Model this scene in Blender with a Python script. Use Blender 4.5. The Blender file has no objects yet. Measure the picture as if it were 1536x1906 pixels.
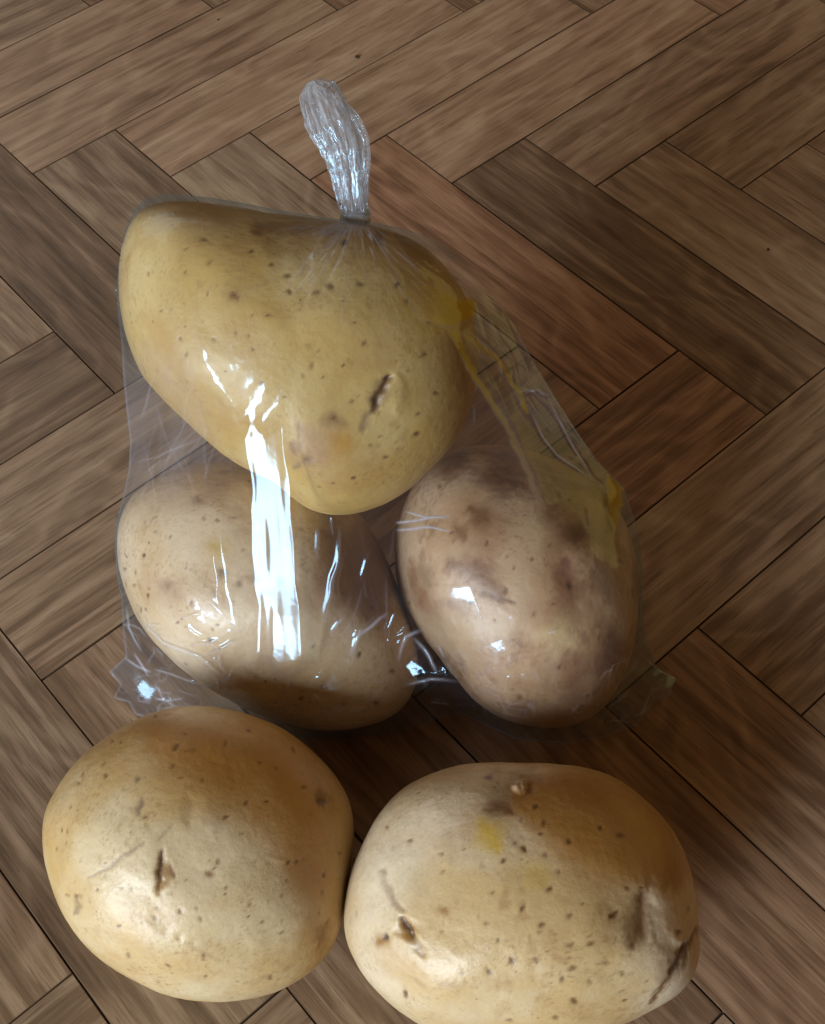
import bpy, bmesh, math, random
import numpy as np
from mathutils import Matrix, Vector

# ------------------------------------------------------------------ camera
W = 0.042                                   # width of one floor strip in metres
FPX, CX, CY = 2411.74, 768.0, 953.0        # lens of the photograph in its own pixels (1536 x 1906)
CAM = np.array([0.0, -6.04804713, 8.69229914]) * W
ROT = np.array([[0.998735, 0.050293, 0.0],
                [-0.041283, 0.819812, -0.571143],
                [-0.028724, 0.57042, 0.820851]])
scene = bpy.context.scene
col = scene.collection
cam_data = bpy.data.cameras.new('camera')
cam = bpy.data.objects.new('camera', cam_data)
col.objects.link(cam)
m4 = Matrix([list(ROT[i]) + [float(CAM[i])] for i in range(3)] + [[0, 0, 0, 1]])
cam.matrix_world = m4
cam_data.sensor_fit = 'HORIZONTAL'
cam_data.sensor_width = 36.0
cam_data.lens = FPX / 1536.0 * 36.0
cam_data.clip_start = 0.01
cam_data.clip_end = 50.0
scene.camera = cam

# ------------------------------------------------------------------ light
world = bpy.data.worlds.new('World')
scene.world = world
world.use_nodes = True
bg = world.node_tree.nodes['Background']
bg.inputs['Color'].default_value = (1.0, 0.57, 0.26, 1)
bg.inputs['Strength'].default_value = 0.100


def area_light(name, direction, dist, sx, sy, power, color, target=(0, 0, 0.04)):
    d = np.array(direction, float)
    d /= np.linalg.norm(d)
    l = bpy.data.lights.new(name, 'AREA')
    l.shape = 'RECTANGLE'
    l.size, l.size_y = sx, sy
    l.energy = power
    l.color = color
    o = bpy.data.objects.new(name, l)
    col.objects.link(o)
    p = np.array(target) + d * dist
    o.location = p.tolist()
    o.rotation_euler = Vector((-d).tolist()).to_track_quat('-Z', 'Y').to_euler()
    return o


win = area_light('window_light', (-0.62, -0.78, 0.29), 1.7, 0.62, 0.86, 41.0, (0.84, 0.935, 1.0))
area_light('back_fill_light', (-0.55, 0.55, 0.75), 1.0, 0.9, 0.6, 1.6, (1.0, 0.90, 0.78), (-0.12, 0.2, 0.0))  # added fill lamp without a seen source, brightens the far floor
area_light('yellow_bounce_light', (0.93, 0.40, 0.20), 0.9, 0.7, 0.45, 0.75, (1.0, 0.62, 0.14))

vs = scene.view_settings
vs.view_transform = 'Standard'
vs.look = 'None'
vs.exposure = 0.0
vs.gamma = 1.0
vs.use_curve_mapping = False
scene.render.engine = 'CYCLES'
scene.cycles.use_denoising = True
scene.cycles.max_bounces = 10
scene.cycles.transparent_max_bounces = 24
scene.cycles.caustics_reflective = False
scene.cycles.caustics_refractive = False
scene.cycles.sample_clamp_indirect = 4.0

rng = np.random.default_rng(7)
random.seed(7)


# ------------------------------------------------------------------ helpers
def ray(x, y):
    """direction through a photograph pixel, one metre deep along the optical axis"""
    x = np.asarray(x, float)
    y = np.asarray(y, float)
    c = np.stack([(x - CX) / FPX, -(y - CY) / FPX, -np.ones_like(x)], -1)
    return c @ ROT.T


def project(p):
    q = (np.asarray(p) - CAM) @ ROT
    d = -q[..., 2]
    return CX + q[..., 0] / d * FPX, CY - q[..., 1] / d * FPX, d


def floor_depth(x, y, z=0.0):
    r = ray(x, y)
    return (z - CAM[2]) / r[..., 2]


def smooth(a, b, x):
    t = np.clip((x - a) / (b - a), 0, 1)
    return t * t * (3 - 2 * t)


def hash3(i, j, k, seed):
    n = (i.astype(np.int64) * 374761393 + j.astype(np.int64) * 668265263 + k.astype(np.int64) * 2147483647 + seed * 1274126177) & 0xFFFFFFFF
    n = ((n ^ (n >> 13)) * 1274126177) & 0xFFFFFFFF
    n = (n ^ (n >> 16)) & 0xFFFFFFFF
    return n / 4294967295.0


def noise3(p, seed=0):
    """smooth value noise in [-1, 1]"""
    p = np.asarray(p, float)
    i = np.floor(p).astype(np.int64)
    f = p - i
    f = f * f * f * (f * (f * 6 - 15) + 10)
    out = 0
    for dx in (0, 1):
        for dy in (0, 1):
            for dz in (0, 1):
                w = (f[:, 0] if dx else 1 - f[:, 0]) * (f[:, 1] if dy else 1 - f[:, 1]) * (f[:, 2] if dz else 1 - f[:, 2])
                out = out + w * hash3(i[:, 0] + dx, i[:, 1] + dy, i[:, 2] + dz, seed)
    return out * 2 - 1


def fbm(p, seed=0, oct=4):
    a, s, t = 1.0, 0.0, 0.0
    for o in range(oct):
        s = s + a * noise3(p * 2 ** o, seed + 17 * o)
        t += a
        a *= 0.5
    return s / t


def seg_dist(px, py, pts):
    """distance in pixels to a polyline, and the position along it (0..1)"""
    best = np.full(px.shape, 1e9)
    if len(pts) == 1:
        return np.hypot(px - pts[0][0], py - pts[0][1]), np.zeros_like(px)
    along = np.zeros_like(px)
    n = len(pts) - 1
    for k in range(n):
        ax, ay = pts[k]
        bx, by = pts[k + 1]
        L2 = (bx - ax) ** 2 + (by - ay) ** 2 + 1e-9
        t = np.clip(((px - ax) * (bx - ax) + (py - ay) * (by - ay)) / L2, 0, 1)
        d = np.hypot(px - ax - t * (bx - ax), py - ay - t * (by - ay))
        sel = d < best
        best = np.where(sel, d, best)
        along = np.where(sel, (k + t) / n, along)
    return best, along


def mesh_object(name, verts, faces, mat, parent=None, smooth_shade=True):
    me = bpy.data.meshes.new(name)
    verts = np.asarray(verts, np.float32)
    faces = np.asarray(faces, np.int32)
    me.vertices.add(len(verts))
    me.vertices.foreach_set('co', verts.ravel())
    n, k = faces.shape
    me.loops.add(n * k)
    me.loops.foreach_set('vertex_index', faces.ravel())
    me.polygons.add(n)
    me.polygons.foreach_set('loop_start', np.arange(0, n * k, k, dtype=np.int32))
    me.polygons.foreach_set('loop_total', np.full(n, k, np.int32))
    me.polygons.foreach_set('use_smooth', np.full(n, smooth_shade, bool))
    me.update(calc_edges=True)
    me.validate()
    me.materials.append(mat)
    o = bpy.data.objects.new(name, me)
    col.objects.link(o)
    if parent is not None:
        o.parent = parent
    return o


def tag(o, label=None, cat=None, group=None, kind=None):
    for k, v in (('label', label), ('category', cat), ('group', group), ('kind', kind)):
        if v:
            o[k] = v
    return o


class Nodes:
    def __init__(self, name):
        self.mat = bpy.data.materials.new(name)
        self.mat.use_nodes = True
        self.t = self.mat.node_tree
        self.t.nodes.clear()
        self.out = self.t.nodes.new('ShaderNodeOutputMaterial')

    def n(self, kind, **kw):
        nd = self.t.nodes.new(kind)
        for k, v in kw.items():
            if k.startswith('i_'):
                nd.inputs[k[2:].replace('_', ' ')].default_value = v
            else:
                setattr(nd, k, v)
        return nd

    def link(self, a, b):
        self.t.links.new(a, b)

    def math(self, op, a, b=None, c=None, clamp=False):
        nd = self.t.nodes.new('ShaderNodeMath')
        nd.operation = op
        nd.use_clamp = clamp
        for i, v in enumerate((a, b, c)):
            if v is None:
                continue
            if isinstance(v, (int, float)):
                nd.inputs[i].default_value = v
            else:
                self.link(v, nd.inputs[i])
        return nd.outputs[0]

    def mapping(self, vec, scale=(1, 1, 1), loc=(0, 0, 0)):
        nd = self.t.nodes.new('ShaderNodeMapping')
        nd.inputs['Scale'].default_value = scale
        nd.inputs['Location'].default_value = loc
        self.link(vec, nd.inputs['Vector'])
        return nd.outputs[0]

    def noise(self, vec, scale, detail=3, rough=0.55, dist=0.0):
        nd = self.t.nodes.new('ShaderNodeTexNoise')
        nd.inputs['Scale'].default_value = scale
        nd.inputs['Detail'].default_value = detail
        nd.inputs['Roughness'].default_value = rough
        nd.inputs['Distortion'].default_value = dist
        self.link(vec, nd.inputs['Vector'])
        return nd.outputs['Fac']

    def ramp(self, fac, stops):
        nd = self.t.nodes.new('ShaderNodeValToRGB')
        e = nd.color_ramp.elements
        while len(e) < len(stops):
            e.new(0.5)
        for el, (p, c) in zip(e, stops):
            el.position = p
            el.color = (*c, 1) if len(c) == 3 else c
        self.link(fac, nd.inputs['Fac'])
        return nd.outputs['Color']

    def mix(self, fac, a, b, mode='MIX'):
        nd = self.t.nodes.new('ShaderNodeMix')
        nd.data_type = 'RGBA'
        nd.blend_type = mode
        for sock, v in ((nd.inputs[0], fac), (nd.inputs[6], a), (nd.inputs[7], b)):
            if isinstance(v, (int, float)):
                sock.default_value = v
            elif isinstance(v, tuple):
                sock.default_value = (*v, 1)
            else:
                self.link(v, sock)
        return nd.outputs[2]


# ------------------------------------------------------------------ materials
def wood_material():
    N = Nodes('wood_strip')
    tc = N.n('ShaderNodeTexCoord')
    rnd = N.n('ShaderNodeAttribute', attribute_type='OBJECT', attribute_name='grain_seed')
    tone = N.n('ShaderNodeAttribute', attribute_type='OBJECT', attribute_name='tone')
    warm = N.n('ShaderNodeAttribute', attribute_type='OBJECT', attribute_name='warm')
    off = N.n('ShaderNodeCombineXYZ')
    N.link(N.math('MULTIPLY', rnd.outputs['Fac'], 37.0), off.inputs[0])
    N.link(N.math('MULTIPLY', rnd.outputs['Fac'], 91.0), off.inputs[1])
    N.link(N.math('MULTIPLY', rnd.outputs['Fac'], 13.0), off.inputs[2])
    sc = N.n('ShaderNodeVectorMath', operation='SCALE')
    N.link(tc.outputs['Object'], sc.inputs[0])
    sc.inputs['Scale'].default_value = 1.0 / W
    ad = N.n('ShaderNodeVectorMath', operation='ADD')
    N.link(sc.outputs[0], ad.inputs[0])
    N.link(off.outputs[0], ad.inputs[1])
    v = ad.outputs[0]                                   # in strip widths
    # broad cloudy tone, drawn out along the grain
    cloud = N.noise(N.mapping(v, (0.8, 2.2, 1)), 1.0, 3, 0.5, 0.8)
    # growth rings: a slow wander across the strip makes cathedral figures
    wander = N.noise(N.mapping(v, (0.55, 0.9, 1)), 1.0, 2, 0.5, 0.5)
    sx = N.n('ShaderNodeSeparateXYZ')
    N.link(v, sx.inputs[0])
    ph = N.math('ADD', N.math('MULTIPLY', sx.outputs[1], 14.0), N.math('MULTIPLY', wander, 42.0))
    rings = N.math('ADD', N.math('MULTIPLY', N.math('SINE', ph), 0.5), 0.5)
    rings = N.math('MULTIPLY', rings, rings)
    # streaks along the grain, broad and fine
    streak = N.noise(N.mapping(v, (0.6, 10.5, 1)), 1.0, 5, 0.60, 0.5)
    fine = N.noise(N.mapping(v, (2.2, 48.0, 1)), 1.0, 4, 0.62, 0.2)
    pores = N.noise(N.mapping(v, (2.6, 62.0, 1), (3, 5, 0)), 1.0, 3, 0.65)
    val = N.math('MULTIPLY', cloud, 0.50)
    val = N.math('ADD', val, N.math('MULTIPLY', streak, 0.85))
    val = N.math('ADD', val, N.math('MULTIPLY', rings, 0.10))
    val = N.math('ADD', val, N.math('MULTIPLY', fine, 0.30))
    val = N.math('SUBTRACT', val, 0.425)
    val = N.math('ADD', val, N.math('MULTIPLY', tone.outputs['Fac'], 0.18))
    c = N.ramp(val, [(0.06, (0.080, 0.048, 0.027)), (0.32, (0.205, 0.130, 0.079)),
                     (0.52, (0.355, 0.245, 0.160)), (0.80, (0.520, 0.390, 0.275))])
    c = N.mix(N.math('MULTIPLY', N.math('SUBTRACT', cloud, 0.42), 1.2, clamp=True), c, N.mix(1.0, c, (0.92, 1.0, 0.90), 'MULTIPLY'))
    c = N.mix(N.math('MULTIPLY', warm.outputs['Fac'], 1.0, clamp=True), c, N.mix(1.0, c, (1.16, 0.90, 0.82), 'MULTIPLY'))
    dark = N.math('MULTIPLY', N.math('GREATER_THAN', pores, 0.62), 0.42)
    c = N.mix(dark, c, (0.075, 0.046, 0.028))
    b = N.n('ShaderNodeBsdfPrincipled')
    N.link(c, b.inputs['Base Color'])
    rgh = N.math('ADD', N.math('MULTIPLY', fine, 0.14), 0.33)
    N.link(rgh, b.inputs['Roughness'])
    b.inputs['Specular IOR Level'].default_value = 0.5
    bp = N.n('ShaderNodeBump')
    bp.inputs['Strength'].default_value = 0.20
    bp.inputs['Distance'].default_value = 0.0006
    N.link(N.math('ADD', N.math('MULTIPLY', fine, 0.6), streak), bp.inputs['Height'])
    N.link(bp.outputs[0], b.inputs['Normal'])
    N.link(b.outputs[0], N.out.inputs['Surface'])
    return N.mat


def base_material():
    N = Nodes('floor_base')
    tc = N.n('ShaderNodeTexCoord')
    c = N.ramp(N.noise(tc.outputs['Object'], 40, 3), [(0.3, (0.030, 0.020, 0.012)), (0.7, (0.055, 0.036, 0.022))])
    b = N.n('ShaderNodeBsdfPrincipled')
    N.link(c, b.inputs['Base Color'])
    b.inputs['Roughness'].default_value = 0.8
    N.link(b.outputs[0], N.out.inputs['Surface'])
    return N.mat


def groove_material():
    N = Nodes('groove')
    tc = N.n('ShaderNodeTexCoord')
    c = N.ramp(N.noise(tc.outputs['Object'], 60, 3), [(0.3, (0.070, 0.040, 0.022)), (0.7, (0.150, 0.090, 0.050))])
    b = N.n('ShaderNodeBsdfPrincipled')
    N.link(c, b.inputs['Base Color'])
    b.inputs['Roughness'].default_value = 0.75
    b.inputs['Specular IOR Level'].default_value = 0.2
    N.link(b.outputs[0], N.out.inputs['Surface'])
    return N.mat


def skin_material():
    N = Nodes('potato_skin')
    tc = N.n('ShaderNodeTexCoord')
    at = N.n('ShaderNodeAttribute', attribute_type='GEOMETRY', attribute_name='skin')
    wet = N.n('ShaderNodeAttribute', attribute_type='GEOMETRY', attribute_name='wet')
    v = tc.outputs['Object']
    mott = N.noise(v, 160, 4, 0.6)
    fine = N.noise(v, 900, 3, 0.6)
    c = N.mix(N.math('MULTIPLY', N.math('SUBTRACT', mott, 0.5), 0.9, clamp=True), at.outputs['Color'], (0.36, 0.22, 0.085))
    c = N.mix(N.math('MULTIPLY', N.math('SUBTRACT', fine, 0.52), 1.1, clamp=True), c, (0.34, 0.23, 0.11))
    b = N.n('ShaderNodeBsdfPrincipled')
    N.link(c, b.inputs['Base Color'])
    b.inputs['Subsurface Weight'].default_value = 0.16
    b.inputs['Subsurface Radius'].default_value = (1.0, 0.55, 0.18)
    b.inputs['Subsurface Scale'].default_value = 0.002
    b.inputs['Specular IOR Level'].default_value = 0.45
    b.inputs['Coat Weight'].default_value = 0.25
    b.inputs['Coat Roughness'].default_value = 0.36
    rgh = N.math('ADD', N.math('MULTIPLY', mott, 0.26), 0.38)
    rgh = N.math('SUBTRACT', rgh, N.math('MULTIPLY', wet.outputs['Fac'], 0.12))
    N.link(rgh, b.inputs['Roughness'])
    bp = N.n('ShaderNodeBump')
    bp.inputs['Strength'].default_value = 0.5
    bp.inputs['Distance'].default_value = 0.0003
    N.link(N.math('ADD', N.noise(v, 520, 5, 0.65), N.math('MULTIPLY', mott, 0.8)), bp.inputs['Height'])
    N.link(bp.outputs[0], b.inputs['Normal'])
    N.link(b.outputs[0], N.out.inputs['Surface'])
    return N.mat


def film_material(name, haze, base_refl, rough, tint=(1, 1, 1), bump=0.25, bscale=260):
    N = Nodes(name)
    tc = N.n('ShaderNodeTexCoord')
    lw = N.n('ShaderNodeLayerWeight')
    lw.inputs['Blend'].default_value = 0.5
    f = lw.outputs['Facing']
    f2 = N.math('MULTIPLY', f, f)
    f4 = N.math('MULTIPLY', N.math('MULTIPLY', f2, f2), N.math('MULTIPLY', f, 0.75))
    refl = N.math('ADD', f4, base_refl, clamp=True)
    bp = N.n('ShaderNodeBump')
    bp.inputs['Strength'].default_value = bump
    bp.inputs['Distance'].default_value = 0.0006
    N.link(N.noise(tc.outputs['Object'], bscale, 3, 0.5, 0.8), bp.inputs['Height'])
    tr = N.n('ShaderNodeBsdfTransparent')
    yl = N.n('ShaderNodeAttribute', attribute_type='GEOMETRY', attribute_name='print')  # yellow tint of the marks on the film
    N.link(N.mix(yl.outputs['Fac'], (0.985, 0.985, 0.985), (0.97, 0.82, 0.07)), tr.inputs['Color'])
    gl = N.n('ShaderNodeBsdfGlossy')
    gl.inputs['Color'].default_value = (0.46, 0.74, 1.0, 1)
    gl.inputs['Roughness'].default_value = rough
    N.link(bp.outputs[0], gl.inputs['Normal'])
    df = N.n('ShaderNodeBsdfDiffuse')
    hc = N.mix(yl.outputs['Fac'], (0.78 * tint[0], 0.80 * tint[1], 0.86 * tint[2]), (0.86, 0.66, 0.02))
    N.link(hc, df.inputs['Color'])
    tl = N.n('ShaderNodeBsdfTranslucent')
    N.link(hc, tl.inputs['Color'])
    hz = N.n('ShaderNodeMixShader')
    hz.inputs[0].default_value = 0.4
    N.link(df.outputs[0], hz.inputs[1])
    N.link(tl.outputs[0], hz.inputs[2])
    m1 = N.n('ShaderNodeMixShader')
    cr = N.n('ShaderNodeAttribute', attribute_type='GEOMETRY', attribute_name='crease')
    hzf = N.math('ADD', N.math('MULTIPLY', f2, haze * 2.2), N.math('ADD', N.math('MULTIPLY', yl.outputs['Fac'], 0.55), haze))
    N.link(N.math('ADD', hzf, N.math('MULTIPLY', cr.outputs['Fac'], 0.68), clamp=True), m1.inputs[0])
    N.link(tr.outputs[0], m1.inputs[1])
    N.link(hz.outputs[0], m1.inputs[2])
    m2 = N.n('ShaderNodeMixShader')
    N.link(refl, m2.inputs[0])
    N.link(m1.outputs[0], m2.inputs[1])
    N.link(gl.outputs[0], m2.inputs[2])
    N.link(m2.outputs[0], N.out.inputs['Surface'])
    return N.mat


MAT_WOOD = wood_material()
MAT_BASE = base_material()
MAT_GROOVE = groove_material()
MAT_SKIN = skin_material()
MAT_FILM = film_material('clear_film', 0.018, 0.062, 0.13, (0.94, 0.96, 1.10), bump=0.10, bscale=180)
MAT_TAIL = film_material('gathered_film', 0.15, 0.055, 0.12, (1.0, 1.0, 1.0), 0.35, 420)

# ------------------------------------------------------------------ floor
WL = np.array([[0.779085, 0.626918], [0.626918, -0.779085]])   # strip lattice -> world
ORG = np.array([0.09887398, 5.7241972])


def lat(a, b):
    return (WL @ (np.array([a, b], float) - ORG)) * W


bm = bmesh.new()
for x, y in ((-1.6, -1.2), (1.6, -1.2), (1.6, 2.2), (-1.6, 2.2)):
    bm.verts.new((x, y, -0.0011))
bm.faces.new(bm.verts)
me = bpy.data.meshes.new('floor')
bm.to_mesh(me)
bm.free()
me.materials.append(MAT_BASE)
floor = bpy.data.objects.new('floor', me)
col.objects.link(floor)
tag(floor, 'brown wood-look floor laid in herringbone', 'floor', kind='structure')


def plank_mesh():
    g = 0.00018
    hx, hy = 2 * W - g, 0.5 * W - g
    bv = 0.00022
    vs_ = []
    for z, i in ((-0.0010, 0.0), (-bv, 0.0), (0.0, bv)):
        vs_ += [(-hx + i, -hy + i, z), (hx - i, -hy + i, z), (hx - i, hy - i, z), (-hx + i, hy - i, z)]
    fs = [(8, 9, 10, 11)]
    for l in (0, 4):
        for k in range(4):
            fs.append((l + k, l + (k + 1) % 4, l + 4 + (k + 1) % 4, l + 4 + k))
    me = bpy.data.meshes.new('plank')
    me.from_pydata(vs_, [], fs)
    me.materials.append(MAT_WOOD)
    me.materials.append(MAT_GROOVE)
    for p in me.polygons[1:]:
        p.material_index = 1
    return me


PLANK = plank_mesh()
TONES = {  # (direction, a0, b0): (tone, warm) of the plank, uneven floor light worked in
    ('A', 0, -1): (0.45, 0.3), ('A', 1, 0): (0.8, 0.35), ('A', 2, 1): (0.7, 0.35), ('A', 3, 2): (0.7, 0.4),
    ('A', 4, 3): (0.35, 0.2), ('A', 5, 4): (0.35, 0.1), ('A', -1, -2): (0.4, 0.3),
    ('B', -1, -1): (-0.9, 0.1), ('B', 0, 0): (-0.35, 0.0), ('B', 1, 1): (0.35, 0.0), ('B', 2, 2): (-0.05, 0.8),
    ('B', 3, 3): (-0.75, 0.15), ('B', 4, 4): (0.35, 0.1), ('B', 5, 5): (0.25, 0.1),
    ('A', -5, 2): (-0.75, 0.0), ('A', -4, 3): (0.1, 0.1), ('A', -3, 4): (-0.15, 0.15),
    ('A', -1, 6): (-0.2, 0.6), ('A', 0, 7): (0.1, 0.1), ('A', -2, 5): (0.0, 0.4),
    ('B', -4, 4): (-0.30, 0.0), ('B', -3, 5): (-0.25, 0.2), ('B', -2, 6): (-0.25, 0.3), ('B', -1, 7): (-0.15, 0.5),
    ('B', 0, 8): (-0.1, 0.4), ('A', 1, 8): (-0.1, 0.2), ('A', -8, 7): (-0.5, 0.0), ('A', -7, 8): (0.0, 0.0),
}


def quad_on_screen(c):
    p = np.array([[*lat(a, b), 0.0] for a, b in c])
    x, y, d = project(p)
    return (d > 0.05).all() and x.max() > -420 and x.min() < 1956 and y.max() > -420 and y.min() < 2330


for k in range(-26, 27):
    for j in range(-6, 7):
        for dr in 'AB':
            if dr == 'B':
                a0, b0 = k + 4 * j, k - 4 * j
                a1, b1 = a0 + 1, b0 + 4
            else:
                a0, b0 = k - 3 + 4 * j, k + 4 - 4 * j
                a1, b1 = a0 + 4, b0 + 1
            if not quad_on_screen(((a0, b0), (a1, b0), (a1, b1), (a0, b1))):
                continue
            o = bpy.data.objects.new('plank', PLANK)
            col.objects.link(o)
            o.parent = floor
            c = lat((a0 + a1) / 2, (b0 + b1) / 2)
            d = lat(a0 + 1, b0) - lat(a0, b0) if dr == 'A' else lat(a0, b0 + 1) - lat(a0, b0)
            o.location = (c[0] + rng.normal(0, 0.00007), c[1] + rng.normal(0, 0.00007), rng.uniform(-0.00006, 0.00006))
            o.rotation_euler = (0, 0, math.atan2(d[1], d[0]) + rng.normal(0, 0.0007))
            t, wm = TONES.get((dr, a0, b0), (rng.uniform(-0.4, 0.5), rng.uniform(0, 0.6)))
            o['grain_seed'] = float(rng.uniform(0.05, 1.0))
            o['tone'] = float(t)
            o['warm'] = float(wm)

# ------------------------------------------------------------------ potatoes
NF = 118


def cube_sphere(n):
    t = np.tan(np.linspace(-math.pi / 4, math.pi / 4, n))
    a, b = np.meshgrid(t, t, indexing='ij')
    one = np.ones_like(a)
    verts, faces, key = [], [], {}
    grids = [(one, a, b), (-one, b, a), (b, one, a), (a, -one, b), (a, b, one), (b, a, -one)]
    allv = np.concatenate([np.stack(g, -1).reshape(-1, 3) for g in grids])
    r = np.round(allv / np.linalg.norm(allv, axis=1, keepdims=True), 6) + 0.0
    uniq, inv = np.unique(r, axis=0, return_inverse=True)
    inv = inv.reshape(-1)
    idx = np.arange(n * n).reshape(n, n)
    q = np.stack([idx[:-1, :-1], idx[1:, :-1], idx[1:, 1:], idx[:-1, 1:]], -1).reshape(-1, 4)
    f = np.concatenate([inv[q + s * n * n] for s in range(6)])
    d = uniq / np.linalg.norm(uniq, axis=1, keepdims=True)
    c = d[f].mean(1)
    nrm = np.cross(d[f[:, 1]] - d[f[:, 0]], d[f[:, 2]] - d[f[:, 0]])
    flip = (nrm * c).sum(1) < 0
    f[flip] = f[flip][:, ::-1]
    return d, f


DIRS, QUADS = cube_sphere(NF)


def vertex_normals(v, f):
    n = np.cross(v[f[:, 2]] - v[f[:, 0]], v[f[:, 3]] - v[f[:, 1]])
    out = np.zeros_like(v)
    for k in range(4):
        np.add.at(out, f[:, k], n)
    return out / (np.linalg.norm(out, axis=1, keepdims=True) + 1e-12)


class Potato:
    """outline traced in photograph pixels, placed at its own distance so that it rests at height 'rest' """

    def __init__(self, outline, front, back, rest=None, depth=None, seed=1, lump=0.02):
        o = np.array(outline, float)
        nxt = np.roll(o, -1, 0)
        cr = o[:, 0] * nxt[:, 1] - nxt[:, 0] * o[:, 1]
        cen = ((o + nxt) * cr[:, None]).sum(0) / (3 * cr.sum())
        rc = ray(cen[0], cen[1])
        w = -rc / np.linalg.norm(rc)
        right = np.cross(ROT[:, 1], w)
        right /= np.linalg.norm(right)
        up = np.cross(w, right)
        rr = ray(o[:, 0], o[:, 1])
        k = (rc @ w) / (rr @ w)
        off = rr * k[:, None] - rc                      # on the plane through the centre, per metre of depth
        uu, vv = off @ right, off @ up
        th = np.arctan2(vv, uu)
        rad = np.hypot(uu, vv)
        s = np.argsort(th)
        th, rad = th[s], rad[s]
        tt = np.linspace(-math.pi, math.pi, 721)
        R = np.interp(tt, np.concatenate([th - 2 * math.pi, th, th + 2 * math.pi]), np.tile(rad, 3))
        ker = np.exp(-0.5 * (np.arange(-14, 15) / 6.0) ** 2)
        ker /= ker.sum()
        R = np.convolve(np.concatenate([R[-15:-1], R, R[1:15]]), ker, 'valid')
        mean = R.mean()
        d = DIRS
        c = np.hypot(d[:, 0], d[:, 1])
        Rv = np.interp(np.arctan2(d[:, 1], d[:, 0]), tt, R)
        nz = noise3(d * 1.6 + seed * 5.3, seed) * 0.6 + noise3(d * 3.1 + seed * 2.1, seed + 5) * 0.4
        lf = 1 + lump * nz * 2.0
        cc = c ** 0.94
        ps = (right[None] * (Rv * cc * np.cos(np.arctan2(d[:, 1], d[:, 0])))[:, None]
              + up[None] * (Rv * cc * np.sin(np.arctan2(d[:, 1], d[:, 0])))[:, None]
              + w[None] * (np.where(d[:, 2] > 0, front, back) * mean * np.sign(d[:, 2]) * np.abs(d[:, 2]) ** 0.96 * lf)[:, None])
        if depth is None:
            lo, hi = 0.1, 1.0
            for _ in range(50):
                mid = (lo + hi) / 2
                z = (CAM + rc * mid + ps * mid)[:, 2].min()
                if z > rest:
                    lo = mid
                else:
                    hi = mid
            depth = (lo + hi) / 2
        self.depth, self.seed = depth, seed
        self.v = CAM + rc * depth + ps * depth
        self.center = CAM + rc * depth
        self.size = mean * depth
        self.w = w
        self.col = None

    def finish(self, name, label, base, pale, brown, features, dots, n_dots=150, group=None, dot_col=(0.115, 0.048, 0.014), browning=0.35, wet=0.5, stain=1.0, scab=0.0):
        v, f = self.v, QUADS
        n = vertex_normals(v, f)
        front = (n @ self.w)
        px, py, _ = project(v)
        k = DIRS
        # fine unevenness of the skin
        v = v + n * (fbm(k * 5 + self.seed, self.seed + 3, 3) * 0.00016 + fbm(k * 34 + self.seed, self.seed + 4, 2) * 0.00004)[:, None]
        c = np.tile(np.array(base), (len(v), 1))
        t = np.clip(fbm(k * 2.1 + self.seed * 3, self.seed + 1, 4) * 1.3 + 0.45, 0, 1)
        c = c * (1 - t[:, None]) + np.array(pale) * t[:, None]
        t = np.clip((fbm(k * 3.0 + self.seed, self.seed + 2, 5) - 0.08) * 2.2, 0, 1) * browning
        c = c * (1 - t[:, None]) + np.array(brown) * t[:, None]
        # netting: broken scuffs
        t = np.clip((fbm(k * 13 + self.seed, self.seed + 8, 4) - 0.26) * 4, 0, 1) * 0.35 * np.clip(0.4 + fbm(k * 2.4, self.seed + 9, 2) * 2, 0, 1)
        c = c * (1 - t[:, None]) + np.array(brown) * 0.75 * t[:, None]
        if scab:
            t = np.clip((fbm(k * 4.2 + self.seed, self.seed + 51, 3) + 0.10) * 3, 0, 1) * np.clip(fbm(k * 24 + 2, self.seed + 52, 4) * 2.4 + 0.45, 0, 1) * scab
            c = c * (1 - t[:, None]) + np.array([0.19, 0.088, 0.042]) * t[:, None]
        # fine flaking and soil, finer than a lenticel
        for fs_, th_, st_ in ((42, 0.34, 0.40), (75, 0.36, 0.35)):
            t = np.clip((fbm(k * fs_ + self.seed * 2, self.seed + 40, 3) - th_) * 6, 0, 1) * st_ * np.clip(0.45 + fbm(k * 3.3 + 4, self.seed + 41, 3) * 2.2, 0, 1)
            c = c * (1 - t[:, None]) + np.array(brown) * 0.62 * t[:, None]
        disp = np.zeros(len(v))
        r = np.random.default_rng(self.seed)
        # lenticels scattered over the whole skin
        n_dots = int(n_dots * 2.2)
        g = r.normal(size=(n_dots, 3))
        g /= np.linalg.norm(g, axis=1, keepdims=True)
        for q in g:
            near = np.nonzero(k @ q > 0.985)[0]
            if not len(near):
                continue
            kn = k[near]
            ang = np.arccos(np.clip(kn @ q, -1, 1))
            s = 0.0090 * math.exp(r.normal(0, 0.45))
            ax = np.cross(q, r.normal(size=3))
            ax /= np.linalg.norm(ax)
            ang = np.sqrt(ang ** 2 + (kn @ ax) ** 2 * r.uniform(0, 3.0))
            e = np.exp(-(ang / s) ** 3.2) * r.uniform(0.2, 0.95)
            c[near] = c[near] * (1 - e[:, None]) + np.array(dot_col) * r.uniform(0.8, 2.0) * e[:, None]
            disp[near] -= e * 0.00012
        vis = smooth(0.0, 0.25, front)
        jx = noise3(k * 20 + 3, self.seed + 21) * 5 + noise3(k * 60 + 3, self.seed + 23) * 2.5
        jy = noise3(k * 20 + 9, self.seed + 22) * 5 + noise3(k * 60 + 9, self.seed + 24) * 2.5
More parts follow.
